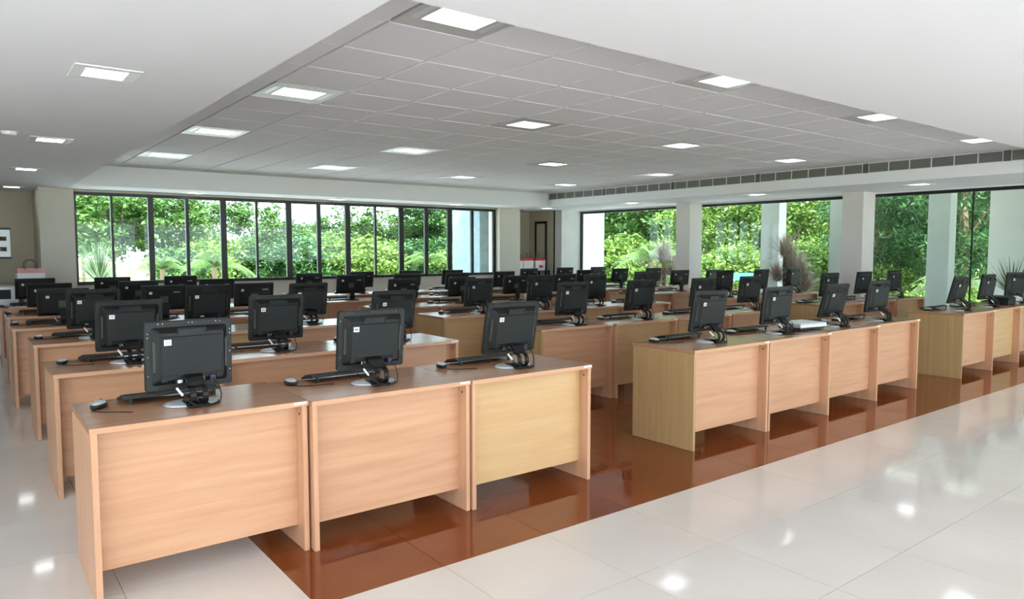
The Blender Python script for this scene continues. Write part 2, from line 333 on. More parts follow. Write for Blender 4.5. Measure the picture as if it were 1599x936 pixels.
def make_desk(b, r, i, x, y, rz, DW):
    # laminate: a few yellowish modesty panels and the exposed end panels of the two right-hand blocks
    mod = 'maple' if (b, r, i) in {('A',1,2), ('B',2,1), ('B',2,2), ('C',1,1), ('B',3,2), ('C',2,2), ('B',3,0), ('A',3,1)} else 'beech'
    sideL = 'maple_v' if b in 'BC' and i == 0 else 'beech_v'
    t = thing('computer_desk', ('yellow-fronted beech desk, ' if mod == 'maple' else 'beech laminate desk, ') + place(b, r, i), 'desk', (x, y, 0), rz, 'computer desks in rows')
    obj('tabletop', desk_mesh(('top', DW), lambda: boxes('tabletop', [(.002, DW-.002, 0, DD+.012, .75-TK, .75)], 'top', .0015)), t)
    obj('edge_band', desk_mesh(('edge', DW), lambda: boxes('edge_band', [(.002, DW-.002, -.0025, 0.0005, .75-TK+.001, .749)], 'beech')), t)
    obj('side_panel', desk_mesh('sl'+sideL, lambda: boxes('side_panel', [(.006, .006+TK, .006, DD, .001, .75-TK)], sideL, .001)), t)
    obj('side_panel', desk_mesh(('sr', DW), lambda: boxes('side_panel', [(DW-.006-TK, DW-.006, .006, DD, .001, .75-TK)], 'beech_v', .001)), t)
    obj('modesty_panel', desk_mesh((mod, DW), lambda: boxes('modesty_panel', [(.006+TK, DW-.006-TK, .085, .103, .112, .75-TK)], mod, .001)), t)
    obj('asset_sticker', desk_mesh(('st', DW), lambda: boxes('asset_sticker', [(DW-.075, DW-.012, -.0035, -.002, .736, .7475)], 'paper')), t)
    obj('screw_cap', desk_mesh(('sc', DW), lambda: mesh('screw_cap', lambda bm: tube(bm, [(DW-.006-TK, .045, .68), (DW-.008-TK, .045, .68)], .006, 8), 'rubber')), t)
for b in 'ABC':
    for r in range(1, 7):
        for i in range(NUM[b]):
            dw = {'A': .931, 'B': .962 if r == 1 else .938, 'C': .96 if r == 1 else .925}[b]
            dy = YOFF.get((b, r), (0, 0, 0, 0))[i]
            make_desk(b, r, i, START[b][r-1] + i*dw, FRONT[r] + dy, 0, dw)

# ------------------------------------------------------------------ monitors, keyboards, mice
MON = """A11:0.85,3.63,0.987,0.06,0.04 A12:1.78,3.59,0.992,-0.03,0.11 A13:2.73,3.56,0.996,-0.04,0.20 B11:4.72,3.56,0.996,-0.05,0.16 B12:5.68,3.56,0.996,-0.07,0.11 B13:6.63,3.55,0.998,-0.03,0.25 B14:7.54,3.57,1.003,-0.05,0.13 C11:9.58,3.57,0.998,-0.02,0.23 C12:10.47,3.57,1.007,-0.02,0.15 C13:11.57,3.60,1.010,-0.25,0.07 A21:0.86,5.22,0.991,0.02,0.11 A22:1.81,5.17,0.992,-0.02,0.11 A23:2.77,5.18,0.992,0.02,0.20 B21:4.74,5.19,1.007,-0.03,0.13 B22:5.70,5.18,1.004,-0.06,0.19 B23:6.75,5.18,0.999,-0.03,0.13 B24:7.67,5.18,1.000,-0.06,0.12 C21:9.54,5.18,1.003,-0.06,0.13 C22:10.50,5.18,1.002,-0.04,0.13 C23:11.49,5.19,1.005,-0.04,0.04 A31:0.87,6.87,0.992,0.02,0.15 A32:1.78,6.87,1.004,0.01,0.23 A33:2.72,6.85,0.994,0.04,0.17 B31:4.77,6.83,0.990,0.01,0.11 B32:5.71,6.84,1.005,-0.00,0.17 B33:6.64,6.83,0.995,-0.02,0.09 B34:7.62,6.83,0.999,-0.05,0.13 C31:9.45,6.83,1.004,-0.04,0.10 C32:10.42,6.83,1.003,-0.02,0.13 C33:11.41,6.84,1.012,-0.03,0.11 A41:0.79,8.27,0.971,0.02,0.11 A42:1.70,8.27,0.976,0.01,0.14 A43:2.64,8.26,0.975,-0.01,0.13 B41:4.57,8.27,0.974,-0.01,0.14 B42:5.49,8.27,0.974,-0.00,0.13 B43:6.43,8.27,0.975,-0.00,0.14 B44:7.39,8.27,0.980,-0.04,0.14 C41:9.19,8.27,0.985,-0.08,0.14 C42:10.13,8.27,0.993,-0.09,0.11 C43:11.10,8.27,0.986,-0.00,0.13 A51:0.80,9.75,0.967,0.01,0.13 A52:1.72,9.75,0.972,0.01,0.14 A53:2.64,9.75,0.975,-0.01,0.14 B51:4.52,9.75,0.984,-0.02,0.14 B52:5.45,9.75,0.980,-0.03,0.14 B53:6.38,9.75,0.980,-0.01,0.14 B54:7.33,9.75,0.985,-0.01,0.13 C51:9.23,9.75,0.981,-0.01,0.14 C52:10.15,9.75,0.992,-0.02,0.17 C53:11.12,9.75,0.987,-0.04,0.13 A61:0.76,11.16,0.981,0.01,0.13 A62:1.65,11.16,0.977,0.02,0.14 A63:2.52,11.15,0.977,0.01,0.14 B61:4.45,11.15,0.976,-0.00,0.14 B62:5.37,11.15,0.982,0.02,0.14 B63:6.30,11.15,0.986,0.01,0.13 B64:7.19,11.15,0.980,-0.01,0.14 C61:9.01,11.15,0.980,-0.01,0.14 C62:9.97,11.15,0.986,-0.02,0.13 C63:10.93,11.15,0.985,-0.00,0.13"""
def text_mesh(s, size):
    c = bpy.data.curves.new('num', 'FONT'); c.body = s; c.size = size; c.align_x = 'CENTER'; c.align_y = 'CENTER'
    o = bpy.data.objects.new('num', c); COL.objects.link(o); dg = bpy.context.evaluated_depsgraph_get()
    me = bpy.data.meshes.new_from_object(o.evaluated_get(dg)); bpy.data.objects.remove(o); me.materials.clear(); me.materials.append(M['ink']); return me
W1, H1 = .395, .327
def frustum(bm, w0, h0, w1, h1, y0, y1, r, cz=0, cx=0):
    loft(bm, [rrect(w0, h0, r, y0, cx, cz), rrect(w1, h1, r, y1, cx, cz)])
# parts of the square monitor, in the frame of the tilted screen (x across, z up, -y the back)
def vents(bm, x):
    for k in range(16): box(bm, x-.008, x+.008, -.030, -.0255, -.068 + k*.0085, -.068 + k*.0085 + .0045)
    box(bm, x-.010, x+.010, -.0255, -.022, -.072, .072)
sq = [('back_cover', mesh('back_cover', lambda bm: frustum(bm, .345, .275, .292, .222, -.0105, -.043, .012), 'mon_d')),
      ('cover_plate', mesh('cover_plate', lambda bm: (frustum(bm, .278, .185, .272, .179, -.043, -.049, .008, .002), box(bm, -.139, -.112, -.049, -.043, -.118, -.088, .002), box(bm, .108, .139, -.049, -.043, -.118, -.088, .002)), 'mon_l')),
      ('handle', mesh('handle', lambda bm: (box(bm, -.064, .064, -.052, -.04, .128, .133, .0015), box(bm, -.064, -.058, -.052, -.04, .100, .13, .0015), box(bm, .058, .064, -.052, -.04, .100, .13, .0015), box(bm, -.06, .06, -.0455, -.043, .10, .126)), 'mon')),
      ('vent_strip', mesh('vent_l', lambda bm: vents(bm, -.157), 'vent')), ('vent_strip', mesh('vent_r', lambda bm: vents(bm, .157), 'vent')),
      ('connector_panel', boxes('connectors', [(-.075, -.045, -.050, -.043, -.128, -.112), (-.035, -.012, -.052, -.043, -.118, -.108), (-.005, .055, -.048, -.043, -.122, -.116), (.005, .015, -.052, -.043, -.112, -.104), (.03, .05, -.052, -.043, -.112, -.104)], 'chrome', .001)),
      ('video_plug', boxes('video_plug', [(.075, .100, -.068, -.045, -.130, -.100)], 'purple', .003)),
      ('bezel_screws', boxes('bezel_screws', [(x-.002, x+.002, -.0125, -.010, z-.002, z+.002) for x, z in ((-.14,.152),(-.12,.152),(-.005,.152),(.012,.152),(.12,.152),(.14,.152),(-.186,.11),(-.186,.09),(-.186,-.0),(-.186,-.09),(.186,.11),(.186,.09),(.186,0),(.186,-.09))], 'chrome'))]
sq_shell = mesh('screen_shell', lambda bm: loft(bm, [rrect(W1-.006, H1-.006, .010, -.0125), rrect(W1, H1, .012, -.008), rrect(W1, H1, .012, .010), rrect(W1-.004, H1-.004, .010, .013)]), 'mon')
sq_front = boxes('screen', [(-W1/2+.012, W1/2-.012, .012, .0145, -H1/2+.022, H1/2-.012)], 'screen')
hinge_hl = mesh('corner_bar', lambda bm: tube(bm, [(-.158, -.025, .128), (-.132, -.046, .100)], .0035, 6), 'mon_l')
stick_me = boxes('number_sticker', [(-.125, -.093, -.0505, -.0488, .055, .082)], 'paper')
smudge = boxes('printed_mark', [(-.118, -.110, -.0510, -.0502, .063, .074), (-.107, -.100, -.0510, -.0502, .063, .074)], 'ink')
NUMS = {'A11': text_mesh('10', .018), 'A21': text_mesh('20', .018)}
# stand of the square monitor, in the frame of the base
def neck_sq(bm):
    strap(bm, [(-.022, .140), (-.045, .128), (-.064, .110), (-.075, .092)], -.040, .040, .016)
    for s in (-1, 1):
        path = [(-.072, .100)] + [(-.075 + .042*math.cos(a), .052 + .042*math.sin(a)) for a in (R(100 + 20*k) for k in range(12))]
        strap(bm, path, s*.027-.012, s*.027+.012, .008)
    box(bm, -.05, .05, -.118, -.045, .002, .014, .003)
neck1 = mesh('neck', neck_sq, 'mon_d')
base1 = mesh('stand_base', lambda bm: loft(bm, [ell(.125, .085, 0, 28), ell(.130, .090, .004, 28), ell(.118, .078, .012, 28), ell(.05, .03, .016, 28)]), 'silver', True)
pad1 = mesh('base_pad', lambda bm: loft(bm, [ell(.055, .088, .010, 20, 0, -.02), ell(.045, .075, .019, 20, 0, -.02)]), 'mon_d', True)
cab1 = mesh('cable', lambda bm: (tube(bm, [(-.075,-.035,.13), (-.085,-.075,.09), (-.06,-.10,.045), (-.02,-.135,.012), (.03,-.14,.006), (.09,-.10,.006), (.11,-.04,.008)], .0033, 5), tube(bm, [(.085,-.045,.12), (.10,-.075,.09), (.115,-.07,.04), (.10,-.09,.008), (.03,-.13,.006)], .003, 5)), 'rubber', True)
stub = mesh('white_plug', lambda bm: tube(bm, [(-.088, -.072, .095), (-.068, -.094, .060)], .0055, 6), 'white')
# parts of the wide monitor
W2, H2 = .44, .266
wd_shell = mesh('wide_shell', lambda bm: loft(bm, [rrect(W2-.004, H2-.004, .006, -.011), rrect(W2, H2, .007, -.008), rrect(W2, H2, .007, .010)]), 'mon')
wd_front = boxes('wide_screen', [(-W2/2+.012, W2/2-.012, .009, .0125, -H2/2+.016, H2/2-.014)], 'screen')
wd = [('back_cover', mesh('wide_cover', lambda bm: frustum(bm, .424, .25, .36, .19, -.010, -.034, .010, -.004), 'mon_d')),
      ('rating_label', boxes('rating_label', [(-.045, .035, -.036, -.034, -.05, .02)], 'vent')),
      ('logo_bar', boxes('logo_bar', [(.085, .15, -.036, -.0335, .058, .066)], 'silver')),
      ('vent_strip', boxes('wide_vent', [(-.12 + k*.02, -.11 + k*.02, -.036, -.034, -.085, -.06) for k in range(12)], 'mon'))]
wd_stick = boxes('wide_sticker', [(-.150, -.122, -.0358, -.034, .045, .070)], 'paper')
wd_smudge = boxes('wide_mark', [(-.143, -.129, -.0364, -.0355, .054, .061)], 'ink')
neck2 = mesh('wide_neck', lambda bm: (strap(bm, [(-.020, .16), (-.030, .12), (-.030, .05), (-.020, .012)], -.035, .035, .022), box(bm, -.05, .05, -.055, -.015, .10, .15, .004)), 'mon_d')
base2 = mesh('wide_base', lambda bm: loft(bm, [ell(.115, .085, 0, 24), ell(.118, .088, .005, 24), ell(.09, .065, .014, 24)]), 'mon_l', True)
cab2 = mesh('wide_cable', lambda bm: tube(bm, [(-.06,-.03,.12), (-.075,-.06,.07), (-.05,-.08,.01), (.04,-.11,.005), (.10,-.06,.005)], .0033, 5), 'rubber', True)
stub2 = mesh('white_cable_plug', lambda bm: tube(bm, [(-.085, -.045, .07), (-.062, -.068, .038)], .0055, 6), 'white')
# keyboard and mouse
KW, KD = .445, .15
def kb_body(bm):
    loft(bm, [[(x, -KD/2, .028), (x, -KD/2, .040), (x, -KD/2+.03, .042), (x, KD/2-.01, .018), (x, KD/2, .012), (x, KD/2, .004)] for x in (-KW/2, KW/2)])
kb_me = mesh('keyboard_body', kb_body, 'rubber')
def keys(bm):
    for r_ in range(6):
        y = -KD/2 + .034 + r_*.0185; z = .0405 - (y + KD/2 - .03) * .20; xs = [(-KW/2+.012+k*.0203, .017) for k in range(21)]
        if r_ == 5: xs = [(-KW/2+.012, .03), (-KW/2+.055, .02), (-KW/2+.09, .12), (-KW/2+.22, .03), (-KW/2+.27, .02)] + xs[15:]
        for x, l in xs: box(bm, x, x+l, y, y+.0155, z-.004, z+.005)
key_me = mesh('keys', keys, 'mon')
kfoot = [boxes('kfoot', [(x-.008, x+.008, -KD/2+.004, -KD/2+.012, 0, .030)], 'mon') for x in (-.19, .19)]
kcab = mesh('keyboard_cable', lambda bm: tube(bm, [(.05, -KD/2, .03), (.055, -KD/2-.02, .006), (.10, -KD/2-.035, .004)], .0025, 5), 'rubber', True)
def dome(bm, rx, ry, h, z0, n=14, m=5, y0=-1, y1=1):
    rings = []
    for k in range(m):
        a = math.pi/2 * k / m; rings.append([(x, y, z0 + h*math.sin(a)) for x, y, z in ell(rx*math.cos(a), ry*math.cos(a), 0, n)])
    loft(bm, rings)
mouse_b = mesh('mouse_body', lambda bm: (loft(bm, [ell(.028,.052,.001,16), ell(.033,.058,.010,16), ell(.032,.057,.018,16)]), dome(bm, .032,.057,.010,.018)), 'rubber', True)
mouse_t = mesh('mouse_shell', lambda bm: dome(bm, .0285, .053, .019, .018), 'silver', True)
mouse_w = mesh('mouse_wheel', lambda bm: tube(bm, [(-.003, .026, .031), (.003, .026, .031)], .007, 10), 'mon_d')
mcab = mesh('mouse_cable', lambda bm: tube(bm, [(0, -.055, .008), (.01, -.085, .004), (.06, -.11, .003), (.13, -.115, .003), (.19, -.13, .003)], .0025, 5), 'rubber', True)
for tok in MON.split():
    key, val = tok.split(':'); X, Y, Z, yaw, tilt = map(float, val.split(',')); b, r, i = key[0], int(key[1]), int(key[2])-1
    lab = place(b, r, i); fy = FRONT[r]; rnd = random.Random(key)
    squ = r <= 3
    t = thing('computer_monitor', ('black square monitor, ' if squ else 'black wide monitor, ') + lab, 'monitor', (X, Y-.02, .75), yaw, 'square monitors with carrying handle' if squ else 'wide monitors in the back rows')
    zc = Z - .75
    if squ:
        s = obj('screen_shell', sq_shell, t, (0, .02, zc), (tilt, 0, 0))
        for n, me in sq: obj(n, me, s)
        obj('screen', sq_front, s); obj('cover_rib', hinge_hl, s)
        st = obj('number_sticker', stick_me, s)
        if key in NUMS: obj('printed_number', NUMS[key], s, (-.109, -.0508, .0685), (R(90), 0, 0))
        else: obj('printed_mark', smudge, s)
        for n, me in (('neck', neck1), ('stand_base', base1), ('base_pad', pad1), ('cable', cab1), ('white_plug', stub)): obj(n, me, t)
    else:
        s = obj('screen_shell', wd_shell, t, (0, .02, zc), (tilt, 0, 0))
        for n, me in wd: obj(n, me, s)
        obj('screen', wd_front, s); obj('number_sticker', wd_stick, s); obj('printed_mark', wd_smudge, s)
        for n, me in (('neck', neck2), ('stand_base', base2), ('cable', cab2)): obj(n, me, t)
        if rnd.random() < .6: obj('white_plug', stub2, t)
    kx = X - .05 + rnd.uniform(-.03, .03)
    k = thing('keyboard', 'black keyboard, ' + lab, 'keyboard', (kx, fy + .505, .75), rnd.uniform(-.05, .04), 'black desktop keyboards')
    obj('body', kb_me, k); obj('keys', key_me, k); obj('cable', kcab, k)
    for me in kfoot: obj('flip_foot', me, k)
    if key in ('B13', 'C13'): kx += .62
    m = thing('computer_mouse', 'silver and black mouse, ' + lab, 'mouse', (kx - .315 + rnd.uniform(-.015, .0), fy + .45 + rnd.uniform(-.01, .03), .75), rnd.uniform(-.5, .2), 'silver and black mice')
    obj('body', mouse_b, m); obj('top_shell', mouse_t, m); obj('wheel', mouse_w, m); obj('cable', mcab, m)

# ------------------------------------------------------------------ single things on the desks and along the walls
t = thing('flat_scanner', 'flat silver box on black base on the front row desk between two monitors', 'scanner', (6.17, 3.60, .75), R(-8))
obj('body', boxes('scanner_body', [(-.19, .17, -.14, .14, .026, .062)], 'silver', .006), t); obj('lid', boxes('scanner_lid', [(-.187, .167, -.137, .137, .062, .068)], 'white', .003), t)
obj('base', boxes('scanner_base', [(-.17, .16, -.12, .12, .008, .026)], 'rubber', .003), t)
for x, y in ((-.14, -.1), (.13, -.1), (-.14, .1), (.13, .1)): obj('foot', mesh('scanner_foot', lambda bm: tube(bm, [(x, y, 0), (x, y, .01)], .012, 8), 'rubber'), t)
obj('cable', mesh('scanner_cable', lambda bm: tube(bm, [(-.17, -.08, .02), (-.24, -.12, .005), (-.30, -.15, .004), (-.15, -.19, .004)], .003, 5), 'rubber'), t)
t = thing('desktop_printer', 'low black printer beside the monitor on desk next to glass wall', 'printer', (11.12, 3.60, .75), R(5))
obj('body', boxes('printer_body', [(-.17, .17, -.12, .12, 0, .085)], 'mon_d', .012), t)
obj('lid', mesh('printer_lid', lambda bm: loft(bm, [[(x, -.125, .085), (x, .125, .085), (x, .12, .115), (x, -.09, .105)] for x in (-.175, .175)]), 'mon'), t)
obj('paper_tray', boxes('printer_tray', [(-.12, .12, .10, .17, .06, .07)], 'mon', .002), t)
t = thing('handset', 'white handset lying behind a wide monitor in the outer block', 'phone', (1.98, 8.20, .75), R(35))
obj('grip', mesh('handset_grip', lambda bm: tube(bm, [(-.08, 0, .028), (-.03, 0, .040), (.03, 0, .040), (.08, 0, .028)], .013, 8), 'white', True), t)
obj('earpiece', boxes('earpiece', [(-.10, -.06, -.02, .02, 0, .034)], 'white', .008), t); obj('mouthpiece', boxes('mouthpiece', [(.06, .10, -.02, .02, 0, .034)], 'white', .008), t)
t = thing('cup', 'small white cup beside a wide monitor in the middle block', 'cup', (6.66, 8.30, .75))
obj('body', mesh('cup_body', lambda bm: loft(bm, [ell(.022,.022,0), ell(.033,.033,.035), ell(.036,.036,.075), ell(.033,.033,.075), ell(.02,.02,.01)]), 'white', True), t)
obj('handle', mesh('cup_handle', lambda bm: tube(bm, [(.034, 0, .06), (.055, 0, .055), (.055, 0, .03), (.032, 0, .025)], .005, 6), 'white', True), t)
t = thing('paper_sheets', 'pinkish loose papers on the last row desk', 'papers', (.54, 11.02, .75), .2)
obj('sheet', boxes('sheet_a', [(-.10, .10, -.07, .07, 0, .006)], 'pink'), t); obj('sheet', boxes('sheet_b', [(-.08, .11, -.06, .06, .006, .010)], 'paper'), t)

# cabinet with carrier bag and device in the alcove
t = thing('office_printer', 'grey office printer with dark front panel by the poster alcove', 'printer', (.30, 12.35, 0))
obj('body', boxes('oprinter_body', [(-.35, .32, -.22, .25, .02, .98)], 'silver', .012), t); obj('front_panel', boxes('oprinter_panel', [(.02, .24, -.226, -.21, .80, .93)], 'mon_d', .003), t)
obj('drawer', boxes('oprinter_drawer', [(-.32, .29, -.228, -.21, .40, .74)], 'silver', .004), t); obj('drawer', boxes('oprinter_drawer2', [(-.32, .29, -.228, -.21, .06, .36)], 'silver', .004), t)
obj('feeder', boxes('oprinter_feeder', [(-.20, .12, -.12, .15, .98, 1.06)], 'mon_d', .02), t)
t = thing('side_table', 'plain dark side table behind the last row of desks', 'table', (.86, 12.40, 0))
obj('table_top', boxes('sidetable_top', [(-.21, .25, -.2, .2, .86, .88)], 'steel', .003), t)
for x in (-.19, .23):
    for y in (-.18, .18): obj('leg', boxes('sidetable_leg', [(x-.015, x+.015, y-.015, y+.015, 0, .86)], 'steel'), t)
def bag(loc, rz, label, top, body, cord, w_=.30, h_=.30, group=None, logo=None):
    t = thing('carrier_bag', label, 'bag', loc, rz, group)
    obj('body', mesh('bag_body', lambda bm: loft(bm, [[(-w_/2+.01,-.055,0),(w_/2-.01,-.055,0),(w_/2-.01,.055,0),(-w_/2+.01,.055,0)], [(-w_/2,-.06,h_*.8),(w_/2,-.06,h_*.8),(w_/2,.06,h_*.8),(-w_/2,.06,h_*.8)]]), body), t)
    obj('top_band', mesh('bag_band', lambda bm: loft(bm, [[(-w_/2,-.06,h_*.8),(w_/2,-.06,h_*.8),(w_/2,.06,h_*.8),(-w_/2,.06,h_*.8)], [(-w_/2,-.05,h_),(w_/2,-.05,h_),(w_/2,.05,h_),(-w_/2,.05,h_)]]), top), t)
    for y in (-.05, .05):
        obj('handle', mesh('bag_handle', lambda bm: tube(bm, [(-.07, y, h_-.02), (-.07, y*1.2, h_+.07), (-.03, y*1.5, h_+.12), (.03, y*1.5, h_+.12), (.07, y*1.2, h_+.07), (.07, y, h_-.02)], .005, 6), cord), t)
    if logo: obj('logo', boxes('bag_logo', [(-.045, .075, -.064, -.056, .06, .13)], 'red'), t)
    return t
bag((.79, 12.36, .88), .15, 'white and pink carrier bag with blue cord handles on side table', 'pink', 'white', 'blue', .34, .34)
t = thing('wall_poster', 'wall poster with rows of small photographs and dark rods', 'poster', (.40, 14.293, 1.59))
obj('sheet', boxes('poster_sheet', [(-.28, .26, -.003, .003, -.22, .22)], 'silver'), t)
obj('rod', boxes('rod_t', [(-.29, .27, -.008, .004, .22, .25)], 'steel', .003), t); obj('rod', boxes('rod_b', [(-.29, .27, -.008, .004, -.25, -.22)], 'steel', .003), t)
for x in (-.24, -.12, 0, .12):
    for z in (-.13, .04): obj('photo_print', boxes('photo_print', [(x, x+.09, -.005, -.002, z, z+.07)], 'photo'), t)

# nook: rack table with paper bags
t = thing('rack_table', 'dark metal rack table in the nook holding paper bags', 'table', (11.1, 13.72, 0))
obj('table_top', boxes('rack_top', [(-.60, .48, -.22, .20, .955, .98)], 'steel', .003), t); obj('shelf', boxes('rack_shelf', [(-.58, .46, -.2, .18, .40, .42)], 'steel', .003), t)
for x in (-.58, .46):
    for y in (-.2, .18): obj('leg', boxes('rack_leg', [(x-.018, x+.018, y-.018, y+.018, 0, .955)], 'steel'), t)
for k, (x, lb) in enumerate([(10.66, 'beside the cream pier'), (10.98, 'middle of three'), (11.33, 'with red logo, beside dark door')]):
    bag((x, 13.66 if k < 2 else 13.62, .98), 0, 'white paper bag with red top, %s, in the nook' % lb, 'red', 'paper', 'rope', .31, .30, 'paper bags on the rack table', k == 2)

# ------------------------------------------------------------------ outdoors
struct('ground', boxes('ground', [(-70, 130, -70, 150, -.6, -.22)], 'grass'), 'sunlit lawn outside')
struct('bounce_paving', boxes('bounce_paving', [(X0-9, X0-.1, -14, 15, -.3, -.12), (X0-.1, 24, -14, Y0-.1, -.3, -.12), (X0-9, 19, 15.45, 27, -.3, -.12), (15.2, 19, Y0-.1, 15.45, -.3, -.12)], 'bounce_pave'), 'unseen pale slabs added around the building to bounce sun indoors')  # unseen pale slabs added to bounce sunlight onto the ceiling
struct('terrace', boxes('terrace', [(XG+.1, 15.2, -6, 14.6, -.3, -.06)], 'ext'), 'pale terrace outside the glass wall')
struct('veranda_roof', boxes('veranda_roof', [(12.45, 15.0, Y0-1.35, 15.4, 3.0, 3.15)], 'ext'), 'veranda roof slab outside the glass wall')
# exterior veranda columns and walls
for (x, y, dx, dy, lb) in [(13.6, 8.51, .27, .43, 'white exterior column between two red-leaved plants'), (13.6, 6.98, .3, .43, 'white exterior column behind the inner column'), (13.6, 5.24, .27, .36, 'white exterior column before the dark conifer'), (13.6, 13.94, .3, .6, 'white exterior column at the far end of the terrace')]:
    t = thing('exterior_column', lb, 'column', (x, y, -.06))
    obj('shaft', boxes('shaft', [(0, dx, 0, dy, 0, 3.06)], 'ext', .005), t); obj('plinth', boxes('plinth', [(-.02, dx+.02, -.02, dy+.02, 0, .12)], 'ext', .005), t)
struct('wall_for_reflection', boxes('wall_for_reflection', [(14.6, 14.8, -6, 4.98, -.1, 3.0)], 'column'), 'beige wall standing in for reflections across the terrace')  # beige wall added where the end pane reflects the interior
struct('wall_outside', boxes('wall_outside', [(10.30, 10.5, 14.55, 15.4, -.3, 3.0), (9.95, 10.32, 14.2, 15.4, -.3, 3.0)], 'bluewall'), 'pale blue wall end outside the back window')

def leaf_cloud(seed, clumps, per, size, spread, crown, flat=.6, elong=1.9):
    """leaf quads in clumps inside an ellipsoid crown (cx,cy,cz,rx,ry,rz)"""
    rg = random.Random(seed); v = []; f = []; cx, cy, cz, rx, ry, rz = crown
    for c in range(clumps):
        while True:
            p = Vector((rg.uniform(-1, 1), rg.uniform(-1, 1), rg.uniform(-1, 1)))
            if .25 < p.length < 1: break
        C = Vector((cx + p.x*rx, cy + p.y*ry, cz + p.z*rz))
        for k in range(per):
            q = C + Vector((rg.gauss(0, spread), rg.gauss(0, spread), rg.gauss(0, spread*.6)))
            n = Vector((rg.gauss(0, 1), rg.gauss(0, 1), abs(rg.gauss(0, 1)) + flat)).normalized()
            a = n.orthogonal().normalized(); a.rotate(Matrix.Rotation(rg.uniform(0, 6.28), 3, n)); b = n.cross(a)
            s = size * rg.uniform(.6, 1.35); i0 = len(v)
            v += [q - a*s*elong/2, q + b*s/2, q + a*s*elong/2, q - b*s/2]; f.append((i0, i0+1, i0+2, i0+3))
    return v, f
def trunk(bm, h, r, seed, crown):
    rg = random.Random(seed); tube(bm, [(0,0,-.1), (rg.uniform(-.08,.08), 0, h*.4), (rg.uniform(-.15,.15), rg.uniform(-.1,.1), h*.75), (0, 0, h)], r, 7, r1=r*.45)
    cx, cy, cz, rx, ry, rz = crown
    for k in range(7):
        a = k*2.4; z0 = h*(.35 + .08*k); tube(bm, [(0, 0, z0), (math.cos(a)*rx*.35, math.sin(a)*ry*.35, z0 + rz*.35), (math.cos(a)*rx*.75, math.sin(a)*ry*.75, cz + rg.uniform(-.3, .5)*rz)], r*.4, 5, r1=r*.12)
KINDS = {}
def kind(name, h, crown, clumps, per, size, spread, mt, r=.09, flat=.6, elong=1.9, bark='bark'):
    v, f = leaf_cloud(len(KINDS)+3, clumps, per, size, spread, crown, flat, elong)
    KINDS[name] = (mesh(name+'_trunk', lambda bm: trunk(bm, h, r, len(name), crown), bark), pydata(name+'_foliage', v, f, mt))
kind('broad', 3.4, (0, 0, 3.0, 1.9, 1.9, 1.6), 110, 90, .105, .25, 'leaf_a')
kind('tall', 4.6, (0, 0, 3.6, 1.2, 1.2, 2.0), 80, 90, .105, .22, 'leaf_b', .08)
kind('bushy', 1.6, (0, 0, 1.3, 1.7, 1.7, 1.2), 95, 80, .10, .22, 'leaf_c', .06, bark='whitewash')
kind('airy', 4.4, (0, 0, 3.7, 1.5, 1.5, 1.5), 42, 70, .10, .20, 'leaf_a', .06, bark='whitewash')
kind('conifer', 5.2, (0, 0, 3.2, 1.5, 1.5, 2.4), 170, 110, .036, .2, 'leaf_d', .12, .1, 4.0)
kind('willow', 4.4, (0, 0, 2.9, 2.4, 2.4, 2.2), 170, 90, .075, .26, 'leaf_c', .12, .3, 2.6)
ORDN = ['nearest', 'second', 'third', 'fourth', 'fifth', 'sixth', 'seventh', 'eighth', 'ninth', 'tenth', 'eleventh', 'twelfth', 'thirteenth', 'fourteenth', 'fifteenth', 'sixteenth', 'seventeenth']
kind('shrub', 1.7, (0, 0, 1.3, 1.5, 1.5, 1.2), 85, 80, .10, .22, 'leaf_b', .06, bark='whitewash')
def grove(lst, words, beyond, ref, rev):
    """lst of (kind, x, y, scale, zscale); each tree is told apart by its rank among its kind, counted from a wall end"""
    for kd in words:
        mine = sorted((e for e in lst if e[0] == kd), key=lambda e: e[1]/e[2], reverse=rev)
        for k, (_, x, y, s, sz) in enumerate(mine):
            lab = '%s beyond %s, %s %s' % (words[kd], beyond, ORDN[k] + (' to' if k == 0 else ' from'), ref)
            t = thing('garden_tree', lab, 'tree', (x, y, -.22), rg.uniform(0, 6), kd + ' trees beyond ' + beyond); t.scale = (s, s, s*sz)
            obj('trunk', KINDS[kd][0], t); obj('foliage', KINDS[kd][1], t)
rg = random.Random(11)
BACK = [('shrub', .335, 30, .8, 1), ('shrub', .385, 29, .9, 1), ('shrub', .54, 30, .85, 1), ('shrub', .60, 28.5, .9, 1), ('shrub', .225, 28, .7, 1), ('broad', .150, 31, .98, 1), ('tall', .118, 38, .95, 1), ('broad', .205, 32, .92, 1), ('bushy', .245, 29, .8, 1), ('airy', .265, 36, 1.0, 1), ('bushy', .29, 31, .85, 1), ('airy', .322, 36, .95, 1), 
        ('broad', .365, 35, .72, .95), ('broad', .415, 37, .78, .9), ('bushy', .435, 30, .95, 1), ('airy', .452, 36, .82, 1), ('broad', .485, 36, .72, .95), ('bushy', .49, 29, .9, 1), ('airy', .52, 35, .9, 1),
        ('broad', .565, 35, .78, .9), ('tall', .59, 33, .88, 1), ('broad', .635, 34, .95, 1), ('tall', .665, 33, .9, 1), ('broad', .695, 30, .85, 1), ('bushy', .66, 27, .75, 1), ('broad', .735, 33, .9, 1),
        ('broad', .25, 48, 1.0, .68), ('broad', .33, 48, .9, .68), ('broad', .45, 48, 1.0, .68), ('broad', .53, 48, 1.0, .68), ('broad', .62, 48, 1.1, .68), ('broad', .10, 48, 1.1, .9)]
grove([(k, r_*y, y, s_, z_) for k, r_, y, s_, z_ in BACK], {'broad': 'broad green tree', 'tall': 'tall narrow dark tree', 'bushy': 'low yellowish bush', 'shrub': 'low dark bush', 'airy': 'thin airy tree'}, 'back window', 'the pale blue wall', True)
